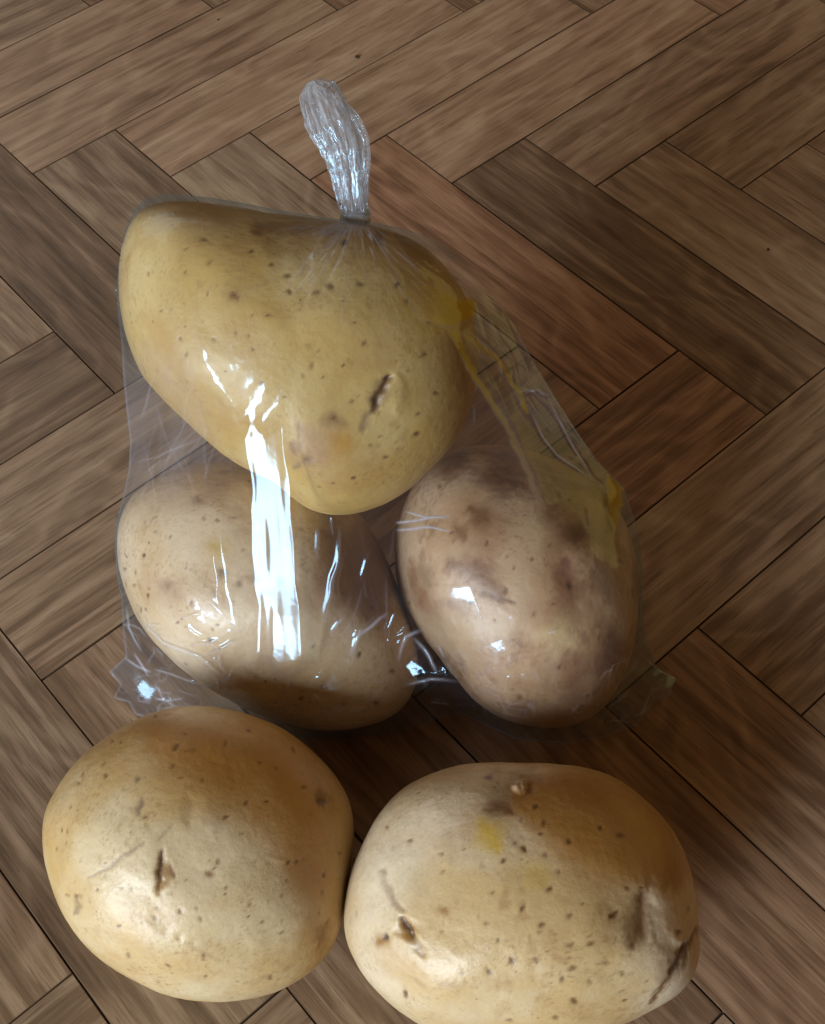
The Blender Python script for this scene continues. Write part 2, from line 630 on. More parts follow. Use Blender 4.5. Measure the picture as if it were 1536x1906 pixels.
        for ft in features:
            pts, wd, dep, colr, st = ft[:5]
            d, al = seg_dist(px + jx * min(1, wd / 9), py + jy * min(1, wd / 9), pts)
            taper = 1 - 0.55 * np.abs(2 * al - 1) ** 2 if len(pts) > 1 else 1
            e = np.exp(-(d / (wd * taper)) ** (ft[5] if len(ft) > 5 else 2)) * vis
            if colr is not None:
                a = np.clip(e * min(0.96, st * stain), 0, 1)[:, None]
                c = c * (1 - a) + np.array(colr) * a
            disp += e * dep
        for x, y, rd in dots:
            hx_ = (x * 31 + y * 17) % 10 / 10.0 * math.pi
            ux_, uy_ = px + jx * 0.45 - x, py + jy * 0.45 - y
            d = np.hypot((ux_ * math.cos(hx_) + uy_ * math.sin(hx_)) * 0.8, (uy_ * math.cos(hx_) - ux_ * math.sin(hx_)) * 1.25)
            e = np.exp(-(d / (rd * 0.72)) ** 3.5) * vis * (0.6 + 0.4 * ((x * 7 + y * 13) % 11) / 11)
            c = c * (1 - e[:, None]) + np.array(dot_col) * e[:, None]
            disp -= e * 0.0003
        v = v + n * (disp * 0.42)[:, None]
        c = c * np.array([1.02, 1.0, 1.04])
        o = mesh_object(name, v - self.center, f, MAT_SKIN)
        o.location = self.center.tolist()
        ca = o.data.color_attributes.new('skin', 'FLOAT_COLOR', 'POINT')
        ca.data.foreach_set('color', np.concatenate([c, np.ones((len(c), 1))], 1).astype(np.float32).ravel())
        wa = o.data.attributes.new('wet', 'FLOAT', 'POINT')
        wa.data.foreach_set('value', np.clip(wet + fbm(k * 3.3, self.seed + 31, 3) * 0.8, 0, 1).astype(np.float32))
        self.v = v
        tag(o, label, 'potato', group)
        return o


def unz(pts, sc, ox, oy):
    return [(ox + x / sc, oy + y / sc) for x, y in pts]


OUT_A = unz([(50, 640), (60, 550), (100, 470), (155, 385), (215, 310), (295, 242), (400, 170), (520, 108), (640, 73), (780, 62), (900, 78), (1020, 110), (1130, 155), (1240, 230), (1330, 310), (1400, 390), (1450, 475), (1475, 560), (1478, 660), (1470, 770), (1455, 880), (1440, 980), (1415, 1080), (1380, 1175), (1300, 1270), (1180, 1350), (1060, 1395), (940, 1415), (830, 1420), (720, 1412), (600, 1382), (480, 1325), (370, 1262), (265, 1180), (190, 1090), (130, 990), (88, 880), (60, 770)], 2.477, 60, 1290)
OUT_B = unz([(45, 720), (55, 620), (80, 490), (130, 380), (200, 255), (290, 165), (400, 110), (500, 80), (640, 68), (760, 72), (900, 75), (1030, 90), (1130, 125), (1230, 195), (1320, 280), (1385, 370), (1430, 480), (1455, 590), (1465, 690), (1474, 790), (1470, 870), (1440, 940), (1390, 995), (1290, 1055), (1180, 1108), (1050, 1150), (880, 1178), (700, 1185), (540, 1170), (420, 1145), (330, 1105), (230, 1030), (145, 945), (90, 860), (60, 790)], 2.163, 620, 1390)
OUT_C = [(238, 425), (258, 392), (300, 377), (350, 376), (420, 386), (500, 399), (570, 408), (640, 415), (720, 428), (785, 456), (830, 500), (862, 545), (880, 595), (888, 650), (884, 710), (872, 765), (845, 822), (805, 868), (765, 905), (720, 935), (670, 953), (620, 958), (575, 948), (545, 925), (510, 893), (460, 872), (425, 850), (385, 818), (345, 780), (305, 742), (268, 700), (243, 645), (228, 585), (222, 525), (226, 470)]
OUT_D = [(219, 1012), (223, 973), (238, 934), (268, 903), (313, 880), (367, 866), (430, 862), (500, 868), (570, 884), (632, 922), (680, 972), (712, 1030), (737, 1090), (757, 1145), (774, 1200), (778, 1250), (765, 1296), (735, 1330), (685, 1350), (620, 1358), (550, 1350), (480, 1328), (425, 1300), (365, 1262), (308, 1215), (265, 1165), (238, 1110), (223, 1060)]
OUT_E = unz([(143, 640), (140, 560), (150, 450), (180, 355), (225, 255), (290, 175), (400, 105), (520, 72), (660, 78), (780, 108), (900, 158), (1010, 220), (1100, 285), (1165, 370), (1210, 460), (1238, 560), (1252, 680), (1256, 800), (1244, 940), (1215, 1060), (1165, 1180), (1090, 1285), (1000, 1345), (900, 1370), (780, 1365), (660, 1340), (570, 1295), (500, 1240), (425, 1145), (335, 1030), (245, 920), (185, 825), (155, 730)], 2.477, 680, 800)

BR = (0.140, 0.056, 0.016)     # raw brown of eyes and scars
OC = (0.300, 0.150, 0.030)     # ochre
DK = (0.050, 0.022, 0.012)
GY = (0.230, 0.155, 0.095)
YL = (0.560, 0.380, 0.060)
PK = (0.400, 0.260, 0.160)

potA = Potato(OUT_A, 0.84, 0.84, rest=0.0002, seed=11, lump=0.02)
potB = Potato(OUT_B, 0.80, 0.80, rest=0.0002, seed=12, lump=0.025)
potD = Potato(OUT_D, 0.86, 0.84, rest=0.0011, seed=13, lump=0.02)
potE = Potato(OUT_E, 0.92, 0.90, rest=0.0011, seed=14, lump=0.03)
DEPTH_C = 8.27 * W
potC = Potato(OUT_C, 0.72, 0.74, depth=DEPTH_C, seed=15, lump=0.02)

# free potatoes in front of the bag
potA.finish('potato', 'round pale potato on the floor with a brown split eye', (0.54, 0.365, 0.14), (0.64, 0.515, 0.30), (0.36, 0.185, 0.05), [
    ([(300, 1375), (400, 1400), (500, 1450), (560, 1540), (580, 1640)], 80, 0, (0.46, 0.215, 0.03), 0.75, 3),  # ochre skin, with shade of the upper right side painted in
    ([(306, 1595), (308, 1645)], 15, -0.0008, OC, 0.9),
    ([(303, 1583), (298, 1620), (296, 1655)], 7, -0.0014, (0.10, 0.042, 0.012), 0.95), ([(300, 1640), (297, 1668)], 7, -0.0006, OC, 0.8),
    ([(318, 1612), (323, 1632)], 5, -0.0004, BR, 0.8),
    ([(601, 1488)], 9, -0.0009, DK, 0.9), ([(596, 1470), (604, 1500)], 13, -0.0004, BR, 0.55),
    ([(613, 1715), (604, 1735), (598, 1758)], 9, -0.0012, OC, 0.95), ([(612, 1712), (597, 1765)], 20, -0.0004, OC, 0.5),
    ([(325, 1397), (334, 1384)], 5, -0.0003, BR, 0.85), ([(345, 1398), (362, 1394)], 9, 0, BR, 0.5),
    ([(262, 1488), (258, 1516)], 7, -0.0003, GY, 0.9), ([(252, 1456), (260, 1448)], 5, 0, GY, 0.9), ([(244, 1506)], 6, 0, BR, 0.4),
    ([(165, 1635), (200, 1615), (235, 1592), (268, 1568)], 5, -0.0002, GY, 0.55), ([(140, 1666), (146, 1686), (140, 1702)], 6, 0, GY, 0.7),
    ([(345, 1480), (350, 1530)], 12, -0.0003, BR, 0.3), ([(300, 1560), (320, 1535)], 5, -0.0003, GY, 0.4),
    ([(385, 1530), (420, 1520)], 26, 0, PK, 0.35), ([(560, 1600), (590, 1640)], 22, 0, OC, 0.25),
    ([(505, 1598), (528, 1602)], 4, 0.0003, None, 0),
    ([(270, 1715), (300, 1740), (350, 1765), (400, 1790)], 16, 0.0003, None, 0), ([(335, 1745)], 8, -0.0004, None, 0), ([(360, 1760)], 7, -0.0004, None, 0), ([(310, 1735)], 6, -0.0004, None, 0),
], [(458, 1494, 7), (484, 1418, 4), (496, 1492, 5), (536, 1603, 6), (535, 1641, 4), (552, 1602, 5), (397, 1617, 4), (423, 1652, 5), (420, 1664, 4), (227, 1653, 5), (245, 1656, 5), (183, 1656, 4), (127, 1666, 4), (143, 1668, 5),
    (287, 1708, 6), (335, 1697, 6), (373, 1710, 6), (222, 1725, 5), (240, 1779, 6), (380, 1778, 6), (383, 1818, 4), (505, 1820, 6), (463, 1685, 6), (460, 1706, 4), (490, 1717, 6), (527, 1736, 5), (603, 1629, 5), (633, 1588, 5), (156, 1440, 5), (197, 1444, 5), (147, 1458, 4),
    (208, 1380, 4), (226, 1380, 4), (290, 1333, 4), (346, 1365, 4), (420, 1385, 6), (513, 1430, 5), (464, 1361, 5), (565, 1465, 7), (420, 1521, 6), (450, 1550, 6), (425, 1519, 4), (600, 1662, 5), (594, 1700, 5), (322, 1425, 6), (375, 1450, 5), (545, 1397, 6), (270, 1520, 6)],
    n_dots=170, wet=0.65)
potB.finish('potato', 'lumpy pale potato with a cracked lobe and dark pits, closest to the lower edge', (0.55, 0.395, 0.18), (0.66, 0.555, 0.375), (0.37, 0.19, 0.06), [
    ([(985, 1490), (1080, 1520), (1180, 1570), (1240, 1620)], 100, 0, (0.36, 0.17, 0.024), 0.78, 5), ([(700, 1700), (740, 1600), (810, 1540)], 75, 0, (0.74, 0.64, 0.45), 0.5),  # ochre and pale skin, with shaded right and lit left painted in
    ([(905, 1508), (935, 1503), (955, 1512)], 15, -0.0003, BR, 0.75), ([(930, 1480)], 30, 0, BR, 0.45), ([(912, 1447)], 7, -0.0003, BR, 0.9), ([(925, 1432)], 8, 0.0008, GY, 0.3),
    ([(970, 1460)], 13, 0.0030, (0.55, 0.40, 0.27), 0.9, 3), ([(985, 1472)], 8, -0.0008, BR, 0.6), ([(960, 1445), (1000, 1450)], 26, -0.0004, BR, 0.35),
    ([(900, 1535), (925, 1575)], 32, 0, YL, 0.8), ([(985, 1620), (1010, 1640)], 34, 0, YL, 0.35),
    ([(752, 1715), (760, 1745)], 19, -0.0014, OC, 0.85), ([(748, 1708), (757, 1728), (764, 1742)], 7, -0.0018, DK, 0.95), ([(750, 1740), (760, 1752)], 7, 0, (0.34, 0.17, 0.04), 0.8),
    ([(706, 1750)], 13, -0.0012, OC, 0.85), ([(716, 1745)], 6, -0.0008, DK, 0.9),
    ([(716, 1622), (728, 1660), (748, 1695)], 9, -0.0009, GY, 0.55), ([(765, 1745), (790, 1780)], 10, -0.0008, GY, 0.5), ([(716, 1622)], 7, -0.0006, BR, 0.6),
    ([(1198, 1665), (1192, 1720), (1180, 1760)], 22, -0.0008, BR, 0.7), ([(1212, 1650), (1202, 1740)], 30, -0.0008, BR, 0.3),
    ([(1225, 1665), (1245, 1700), (1262, 1745)], 34, 0.0012, (0.66, 0.52, 0.33), 0.7),
    ([(1300, 1728), (1275, 1765), (1258, 1800), (1235, 1835), (1213, 1868)], 8, -0.0008, BR, 0.85), ([(1275, 1765), (1250, 1812)], 10, -0.0005, DK, 0.7),
    ([(1225, 1765), (1240, 1785), (1225, 1830)], 16, 0.0003, PK, 0.5), ([(1140, 1705), (1150, 1698)], 8, -0.0006, BR, 0.85),
    ([(827, 1692)], 9, -0.0004, OC, 0.8), ([(690, 1640), (760, 1600)], 40, 0.0006, (0.68, 0.60, 0.42), 0.4),
], [(1058, 1565, 8), (1008, 1723, 8), (1063, 1758, 10), (1100, 1757, 10), (953, 1790, 9), (998, 1788, 8), (1065, 1802, 8), (1130, 1793, 7), (1160, 1812, 6), (1098, 1828, 7), (1045, 1823, 8), (973, 1692, 8), (1060, 1704, 9), (975, 1581, 8), (1012, 1532, 9),
    (970, 1528, 6), (998, 1500, 7), (1015, 1590, 7), (1040, 1622, 6), (1023, 1655, 8), (1168, 1652, 6), (1195, 1652, 6), (863, 1580, 5), (764, 1565, 6), (755, 1850, 8), (722, 1540, 5), (912, 1810, 9), (905, 1718, 7), (820, 1590, 5), (1070, 1863, 8), (1035, 1895, 8), (950, 1900, 7), (1165, 1862, 6), (1280, 1692, 6), (1262, 1735, 7), (1180, 1762, 8), (925, 1750, 5), (862, 1812, 6), (937, 1603, 8), (958, 1570, 6), (1117, 1540, 6), (1155, 1555, 8), (1005, 1552, 6)],
    n_dots=150, wet=0.75, stain=1.15)

# the three in the bag
potC.finish('potato', 'large yellow potato on top in the clear bag, with a dark slit eye', (0.50, 0.34, 0.10), (0.60, 0.46, 0.20), (0.38, 0.19, 0.045), [
    ([(724, 698), (714, 722), (703, 748), (697, 766)], 8, -0.0020, DK, 0.92), ([(722, 705), (700, 760)], 16, -0.0010, BR, 0.6), ([(690, 765), (675, 800)], 9, -0.0008, GY, 0.5),
    ([(740, 705), (735, 760)], 20, 0.0009, None, 0),
    ([(622, 778)], 8, -0.0003, (0.16, 0.04, 0.02), 0.85), ([(600, 780), (640, 790)], 20, 0, BR, 0.4), ([(620, 812), (650, 830)], 24, 0, (0.46, 0.24, 0.04), 0.75),
    ([(545, 822), (550, 845)], 10, 0, BR, 0.55), ([(572, 855)], 9, -0.0005, DK, 0.6), ([(545, 872), (560, 862)], 6, 0, GY, 0.7), ([(560, 800), (600, 850)], 42, 0, (0.40, 0.24, 0.13), 0.55),
    ([(427, 546), (440, 556)], 9, -0.0004, BR, 0.9), ([(440, 545)], 24, 0, BR, 0.3), ([(488, 438), (468, 425)], 9, 0, BR, 0.6), ([(705, 444)], 12, 0, BR, 0.75),
    ([(480, 420), (560, 425), (640, 430)], 16, 0, BR, 0.4), ([(740, 440), (800, 490)], 18, 0, BR, 0.45), ([(760, 560), (840, 590)], 50, 0, YL, 0.6), ([(860, 575)], 26, 0, (0.62, 0.44, 0.03), 0.8),
    ([(835, 640), (860, 720)], 30, 0, OC, 0.4), ([(270, 640), (330, 740), (400, 820)], 26, 0, PK, 0.28), ([(330, 400), (420, 410)], 24, 0, OC, 0.3),
], [(380, 446, 7), (467, 466, 7), (389, 487, 7), (507, 493, 6), (535, 512, 9), (539, 542, 7), (591, 544, 8), (615, 534, 9), (671, 530, 9), (500, 586, 8), (440, 619, 5), (461, 625, 6), (398, 632, 5), (575, 645, 6), (677, 640, 7), (488, 713, 7), (641, 451, 9), (740, 528, 7), (758, 561, 7), (813, 731, 7), (776, 809, 8), (510, 640, 4),
    (545, 640, 4), (563, 700, 4), (346, 465, 4), (345, 507, 4), (386, 544, 5), (320, 420, 4), (300, 580, 5), (335, 630, 5), (346, 660, 6), (640, 560, 5), (660, 600, 5), (470, 590, 5), (420, 690, 4), (530, 740, 4), (600, 700, 5), (790, 660, 6), (800, 600, 5), (720, 850, 6), (660, 890, 5), (690, 830, 6), (620, 900, 5), (780, 770, 6), (640, 680, 4), (760, 690, 5)],
    n_dots=120, browning=0.35, stain=1.2)
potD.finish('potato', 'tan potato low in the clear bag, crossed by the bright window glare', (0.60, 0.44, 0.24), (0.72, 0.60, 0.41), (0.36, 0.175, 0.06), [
    ([(371, 930)], 10, -0.0004, (0.20, 0.07, 0.04), 0.7), ([(390, 920), (420, 900)], 30, 0, PK, 0.5), ([(403, 1020)], 18, 0, YL, 0.55),
    ([(414, 1066)], 9, -0.0004, DK, 0.75), ([(446, 1089)], 7, -0.0003, BR, 0.75), ([(300, 1085), (335, 1110)], 24, 0, PK, 0.5), ([(311, 1092)], 10, 0, BR, 0.5),
    ([(620, 1000), (680, 1060), (700, 1130)], 75, 0, (0.15, 0.055, 0.018), 0.85), ([(640, 1090)], 70, 0, (0.18, 0.07, 0.024), 0.6), ([(415, 1250), (405, 1215)], 26, 0, PK, 0.4),  # shade over the right half painted in as dark brown
], [(267, 1034, 6), (235, 1034, 4), (232, 1060, 4), (346, 1057, 3), (290, 990, 4), (317, 1000, 4), (250, 1090, 5), (275, 1110, 5), (262, 1135, 5), (390, 1190, 5), (405, 1165, 6), (330, 1160, 4), (355, 1120, 5), (380, 965, 5), (405, 968, 4), (670, 1218, 7), (585, 1203, 5), (600, 1280, 5), (495, 1268, 5), (690, 1130, 6), (730, 1250, 6), (640, 1310, 6), (700, 1310, 6), (560, 1300, 5)],
    n_dots=150, browning=0.3)
potE.finish('potato', 'scabby brown potato low in the clear bag, with a round dark eye', (0.43, 0.27, 0.14), (0.54, 0.39, 0.25), (0.24, 0.11, 0.05), [
    ([(1076, 987)], 20, -0.0012, (0.13, 0.045, 0.018), 0.92, 3), ([(1076, 987)], 34, 0, BR, 0.35),
    ([(880, 945), (905, 965)], 26, -0.0003, BR, 0.65), ([(850, 985), (865, 1000)], 18, 0, BR, 0.55), ([(905, 890), (960, 900)], 40, 0, (0.13, 0.05, 0.022), 0.6), ([(830, 880), (860, 850)], 26, 0, (0.15, 0.055, 0.028), 0.55),
    ([(840, 1050), (890, 1070), (930, 1105)], 28, 0.0003, (0.18, 0.085, 0.045), 0.6), ([(895, 1105), (925, 1115), (960, 1120)], 8, -0.0001, BR, 0.7), ([(780, 1050), (800, 1090)], 12, 0, GY, 0.5),
    ([(1055, 1040), (1050, 1065), (1062, 1090)], 14, -0.0004, (0.20, 0.09, 0.05), 0.75), ([(1062, 1090)], 8, -0.0005, DK, 0.6), ([(1120, 1050), (1130, 1110)], 26, 0, BR, 0.4),
    ([(1136, 1180), (1130, 1215), (1115, 1250)], 26, 0, (0.18, 0.085, 0.05), 0.6), ([(880, 1215), (920, 1250)], 34, 0.0003, PK, 0.5), ([(905, 1285), (930, 1300)], 20, 0, PK, 0.6), ([(985, 1120), (1000, 1150)], 16, 0, PK, 0.5),
    ([(1010, 1235), (1040, 1245)], 20, 0, PK, 0.5), ([(1020, 1180), (1060, 1190)], 40, 0.0004, (0.60, 0.46, 0.24), 0.6), ([(1000, 960), (990, 1010)], 30, 0, (0.52, 0.38, 0.2), 0.4),
    ([(780, 1160), (850, 1180), (940, 1170)], 40, 0, (0.56, 0.43, 0.28), 0.5),
], [(942, 1099, 7), (952, 1120, 4), (1032, 1124, 5), (995, 1143, 7), (967, 1298, 6), (1042, 1242, 6), (862, 1117, 4), (877, 1121, 4), (763, 1122, 4), (1041, 920, 7), (1060, 930, 5), (840, 990, 5), (820, 905, 6), (960, 1190, 4), (920, 1155, 4), (905, 1010, 6), (990, 1040, 5), (945, 1035, 5), (1155, 1045, 7), (1130, 990, 6)],
    n_dots=130, browning=0.8, wet=0.3, stain=1.2, scab=0.5)

# ------------------------------------------------------------------ the bag
F = 'floor'
BAG = [  # outline: photograph pixel, depth of the film edge in strip widths, or lying on the floor
    (662, 411, 8.10), (600, 404, 8.18), (530, 393, 8.26), (450, 377, 8.33), (380, 366, 8.30), (310, 361, 8.28), (268, 369, 8.27), (246, 395, 8.27), (230, 440, 8.27), (221, 490, 8.27), (216, 540, 8.27), (220, 590, 8.28),
    (226, 640, 8.32), (229, 700, 8.40), (235, 760, 8.50), (242, 820, 8.65), (240, 870, 8.82), (230, 920, 8.98), (217, 965, 9.06), (213, 1010, 9.09), (217, 1070, 9.11), (226, 1120, 9.15), (229, 1180, 9.22), (234, 1222, 9.28), (203, 1251, F),
    (224, 1273, F), (211, 1299, F), (240, 1308, F), (252, 1330, F), (300, 1345, F), (420, 1362, F), (520, 1372, F), (620, 1376, F), (720, 1368, F), (800, 1345, F), (850, 1326, F), (900, 1348, F), (960, 1376, F), (1050, 1384, F), (1120, 1374, F),
    (1180, 1354, F), (1196, 1338, F), (1216, 1310, F), (1246, 1296, F), (1259, 1263, F), (1222, 1240, F), (1202, 1190, 9.28), (1196, 1120, 9.16), (1195, 1050, 9.12), (1188, 985, 9.06), (1162, 908, 8.96), (1112, 857, 8.84), (1072, 800, 8.72), (1032, 737, 8.62),
    (990, 667, 8.52), (960, 607, 8.44), (922, 552, 8.38), (884, 507, 8.36), (850, 472, 8.36), (800, 440, 8.33), (750, 425, 8.24), (700, 415, 8.14)]
bo = np.array([(x, y, (floor_depth(x, y, 0.0006) / W if d == F else d)) for x, y, d in BAG], float)
# denser outline with small flutter
dense = []
for i in range(len(bo)):
    a, b = bo[i], bo[(i + 1) % len(bo)]
    n = max(2, int(np.hypot(*(b - a)[:2]) / 3))
    for k in range(n):
        dense.append(a + (b - a) * k / n)
dense = np.array(dense)
for _ in range(0):
    dense = 0.5 * dense + 0.25 * (np.roll(dense, 1, 0) + np.roll(dense, -1, 0))


def inside(px, py, poly):
    r = np.zeros(px.shape, bool)
    x0, y0 = poly[:, 0], poly[:, 1]
    x1, y1 = np.roll(x0, -1), np.roll(y0, -1)
    for a, b, c, d in zip(x0, y0, x1, y1):
        if b == d:
            continue
        r ^= ((b > py) != (d > py)) & (px < (c - a) * (py - b) / (d - b) + a)
    return r


def nearest(px, py, poly, chunk=4000):
    idx = np.empty(px.size, np.int64)
    fx, fy = px.ravel(), py.ravel()
    for s_ in range(0, fx.size, chunk):
        d = (fx[s_:s_ + chunk, None] - poly[None, :, 0]) ** 2 + (fy[s_:s_ + chunk, None] - poly[None, :, 1]) ** 2
        idx[s_:s_ + chunk] = d.argmin(1)
    return idx.reshape(px.shape)


X0, X1, Y0, Y1 = 192, 1272, 350, 1394


def splat(step):
    nx, ny = (X1 - X0) // step + 1, (Y1 - Y0) // step + 1
    fr = np.full((ny, nx), 99.0)
    bk = np.full((ny, nx), -99.0)
    for p in (potC, potD, potE):
        cen = p.v[QUADS].mean(1)
        x, y, d = project(np.concatenate([p.v, cen]))
        ix = np.clip(np.rint((x - X0) / step).astype(int), 0, nx - 1)
        iy = np.clip(np.rint((y - Y0) / step).astype(int), 0, ny - 1)
        np.minimum.at(fr, (iy, ix), d / W)
        np.maximum.at(bk, (iy, ix), d / W)
    for arr, fn in ((fr, np.minimum), (bk, np.maximum)):   # close pinholes
        c = arr.copy()
        c[1:-1, 1:-1] = fn.reduce([arr[1:-1, 1:-1], arr[:-2, 1:-1], arr[2:, 1:-1], arr[1:-1, :-2], arr[1:-1, 2:]])
        arr[:] = c
    return fr, bk


def resize(a, ny, nx):
    yy = np.linspace(0, a.shape[0] - 1, ny)
    xx = np.linspace(0, a.shape[1] - 1, nx)
    return bilinear(a, xx[None, :].repeat(ny, 0), yy[:, None].repeat(nx, 1))


def bilinear(a, x, y):
    x = np.clip(x, 0, a.shape[1] - 1.001)
    y = np.clip(y, 0, a.shape[0] - 1.001)
    i, j = x.astype(int), y.astype(int)
    u, v = x - i, y - j
    return (a[j, i] * (1 - u) * (1 - v) + a[j, i + 1] * u * (1 - v) + a[j + 1, i] * (1 - u) * v + a[j + 1, i + 1] * u * v)


GAP = 0.0005 / W


def ribbon(px, py):
    """the flat pleat that hangs from the upper potato down the front of the lower one"""
    t = np.clip((py - 775) / (1262 - 775), -0.1, 1.1)
    u = px - 445 - 12 * t
    return 7.68 + 0.55 * t - 0.00352 * ((0.17 + 0.14 * (1 - smooth(0.0, 0.3, t)) - 0.05 * smooth(0.6, 1.0, t)) * u + 0.0013 * np.clip(u, -40, 140) ** 2)


def pleat_mask(px, py):
    p = np.stack([py / 60, np.zeros_like(py), np.ones_like(py)], -1)
    t = np.clip((py - 775) / 487, 0, 1)
    left = 442 + 22 * np.sin(t * 2.6) + noise3(p, 81) * 9
    right = 516 + 46 * t ** 0.6 + noise3(p + 7, 82) * 5
    q = np.stack([px / 26, np.zeros_like(px), np.full(px.shape, 3.0)], -1)
    low = 1240 + noise3(q, 83) * 24
    high = 782 + noise3(q + 5, 84) * 22 - (px - 480) * 0.25
    return (smooth(left - 45, left + 18, px) * (1 - smooth(right, right + 34, px))
            * smooth(high - 14, high + 40, py) * (1 - smooth(low - 22, low + 16, py)))


def solve_film():
    f = b = None
    for step, it in ((24, 300), (12, 260), (6, 220), (3, 160)):
        nx, ny = (X1 - X0) // step + 1, (Y1 - Y0) // step + 1
        gx, gy = np.meshgrid(X0 + step * np.arange(nx), Y0 + step * np.arange(ny))
        ins = inside(gx, gy, dense)
        edge = dense[nearest(gx, gy, dense), 2]
        fr, bk = splat(step)
        fl = floor_depth(gx, gy, 0.0004) / W
        f = edge.copy() if f is None else np.where(ins, resize(f, ny, nx), edge)
        b = edge.copy() if b is None else np.where(ins, resize(b, ny, nx), edge)
        top = np.minimum(fr - GAP, fl - 0.008)
        bot = np.minimum(np.maximum(bk + GAP, -99), fl)
        for _ in range(it):
            for arr, side in ((f, 0), (b, 1)):
                m = arr.copy()
                m[1:-1, 1:-1] = 0.25 * (arr[:-2, 1:-1] + arr[2:, 1:-1] + arr[1:-1, :-2] + arr[1:-1, 2:])
                m = np.minimum(m, top) if side == 0 else np.minimum(np.maximum(m, bot), fl)
                arr[:] = np.where(ins, m, edge)
    return f, b, 3


film_f, film_b, FS = solve_film()

CREASES = [  # polyline in pixels, width, height in mm
    ([(652, 412), (590, 414), (530, 426), (488, 442)], 7, 0.7), ([(640, 410), (560, 402), (470, 390), (380, 378)], 8, 0.7), ([(655, 414), (604, 424), (586, 470), (578, 570)], 6, 0.55),
    ([(664, 416), (652, 430), (646, 470)], 6, 0.6), ([(680, 415), (695, 450), (705, 530)], 6, 0.6), ([(690, 413), (718, 440), (726, 475)], 6, 0.6), ([(640, 412), (520, 412), (440, 398)], 6, 0.5),
    ([(700, 416), (760, 436), (810, 470), (850, 500)], 8, 0.7), ([(690, 416), (740, 452), (775, 500), (790, 520)], 7, 0.5),
    ([(268, 496), (271, 525), (272, 552)], 16, 1.0, 0.0), ([(352, 605), (372, 640), (392, 665)], 6, 0.5), ([(330, 590), (370, 650), (410, 715), (452, 790)], 22, 1.7, 0.0),
    ([(632, 985), (632, 1030), (622, 1090), (608, 1140), (600, 1160)], 8, 0.8), ([(590, 985), (590, 1040)], 6, 0.4), ([(640, 1150), (615, 1180)], 6, 0.5), ([(720, 1145), (670, 1180), (650, 1225)], 9, 0.6),
    ([(852, 1268), (800, 1263), (758, 1276)], 8, 1.3), ([(742, 1228), (758, 1188), (786, 1174)], 9, 1.4), ([(772, 1190), (800, 1225), (812, 1250)], 8, 1.3), ([(815, 1205), (840, 1250)], 7, 1.0), ([(800, 1306), (838, 1312)], 5, 0.8),
    ([(970, 728), (1000, 724), (1026, 738)], 5, 0.9, 1.5), ([(990, 765), (1015, 818), (1036, 845), (1106, 894)], 4, 0.6, 1.2), ([(1022, 738), (1048, 800), (1106, 893)], 5, 0.7, 1.3),  # edge glints painted in as whitened creases
    ([(880, 640), (930, 680), (965, 720), (985, 765)], 8, 0.9, 0.0), ([(880, 755), (884, 790)], 3, 0.4),
    ([(740, 986), (795, 981), (838, 987)], 3.2, 0.5, 1.4), ([(738, 974), (780, 969), (834, 957)], 3.2, 0.5, 1.4), ([(758, 953), (792, 963), (832, 962)], 2.6, 0.4, 1.2),  # highlights on these creases painted as white film
    ([(206, 1252), (222, 1273), (213, 1296)], 4, 0.8), ([(285, 1244), (320, 1256), (380, 1276), (425, 1262), (434, 1246)], 5, 1.0), ([(236, 1130), (240, 1170), (262, 1212)], 5, 0.9), ([(236, 1226), (256, 1240), (280, 1250)], 6, 1.1),
    ([(290, 1302), (316, 1306), (342, 1301)], 4, 0.7), ([(266, 1160), (300, 1194), (372, 1222), (412, 1256)], 3.5, 0.5), ([(250, 1215), (275, 1258)], 5, 0.8), ([(440, 1278), (470, 1300), (500, 1310)], 6, 0.8),
    ([(380, 1100), (410, 1140), (450, 1180)], 5, 0.35), ([(395, 1120), (440, 1165)], 4, 0.3), ([(262, 780), (286, 700)], 4, 0.3), ([(250, 860), (290, 850), (330, 835), (370, 815)], 4, 0.3), ([(275, 880), (300, 855)], 4, 0.35),
    ([(1196, 1219), (1226, 1246), (1262, 1266)], 4, 0.7), ([(1217, 1282), (1201, 1318), (1190, 1334)], 3.5, 0.9), ([(1218, 1308), (1196, 1328), (1172, 1336)], 4, 0.9), ([(1020, 1180), (1035, 1176)], 4, 0.35),
    ([(1130, 1340), (1180, 1345)], 5, 0.6), ([(930, 560), (960, 640), (985, 700)], 6, 0.5), ([(900, 530), (930, 590)], 5, 0.5), ([(300, 1320), (400, 1330)], 5, 0.8),
]


crng = np.random.default_rng(23)


def random_crease(x, y, ang, length, wd, amp, wh, bend=0.25):
    pts = [(x, y)]
    for _ in range(3):
        ang += crng.normal(0, bend)
        x += math.cos(ang) * length / 3
        y += math.sin(ang) * length / 3
        pts.append((x, y))
    CREASES.append((pts, wd, amp, wh))


for _ in range(34):      # gathers below the knot
    an = crng.uniform(0.05, math.pi - 0.05)
    r0 = crng.uniform(8, 40)
    random_crease(662 + math.cos(an) * r0, 412 + math.sin(an) * r0 * 0.6, an, crng.uniform(50, 190), crng.uniform(2.5, 5), crng.uniform(0.2, 0.5), crng.uniform(0.06, 0.26), 0.12)
for _ in range(46):      # crumpled hem, left and right corners and along the bottom
    z = crng.random()
    if z < 0.5:
        x, y = crng.uniform(215, 430), crng.uniform(1150, 1310)
    elif z < 0.75:
        x, y = crng.uniform(1130, 1250), crng.uniform(1220, 1350)
    else:
        x, y = crng.uniform(430, 1130), crng.uniform(1290, 1370)
    random_crease(x, y, crng.uniform(-0.2, 1.2) if x < 700 else crng.uniform(1.6, 3.0), crng.uniform(18, 70), crng.uniform(2.2, 3.6), crng.uniform(0.4, 1.0), crng.uniform(0.08, 0.55), 0.45)
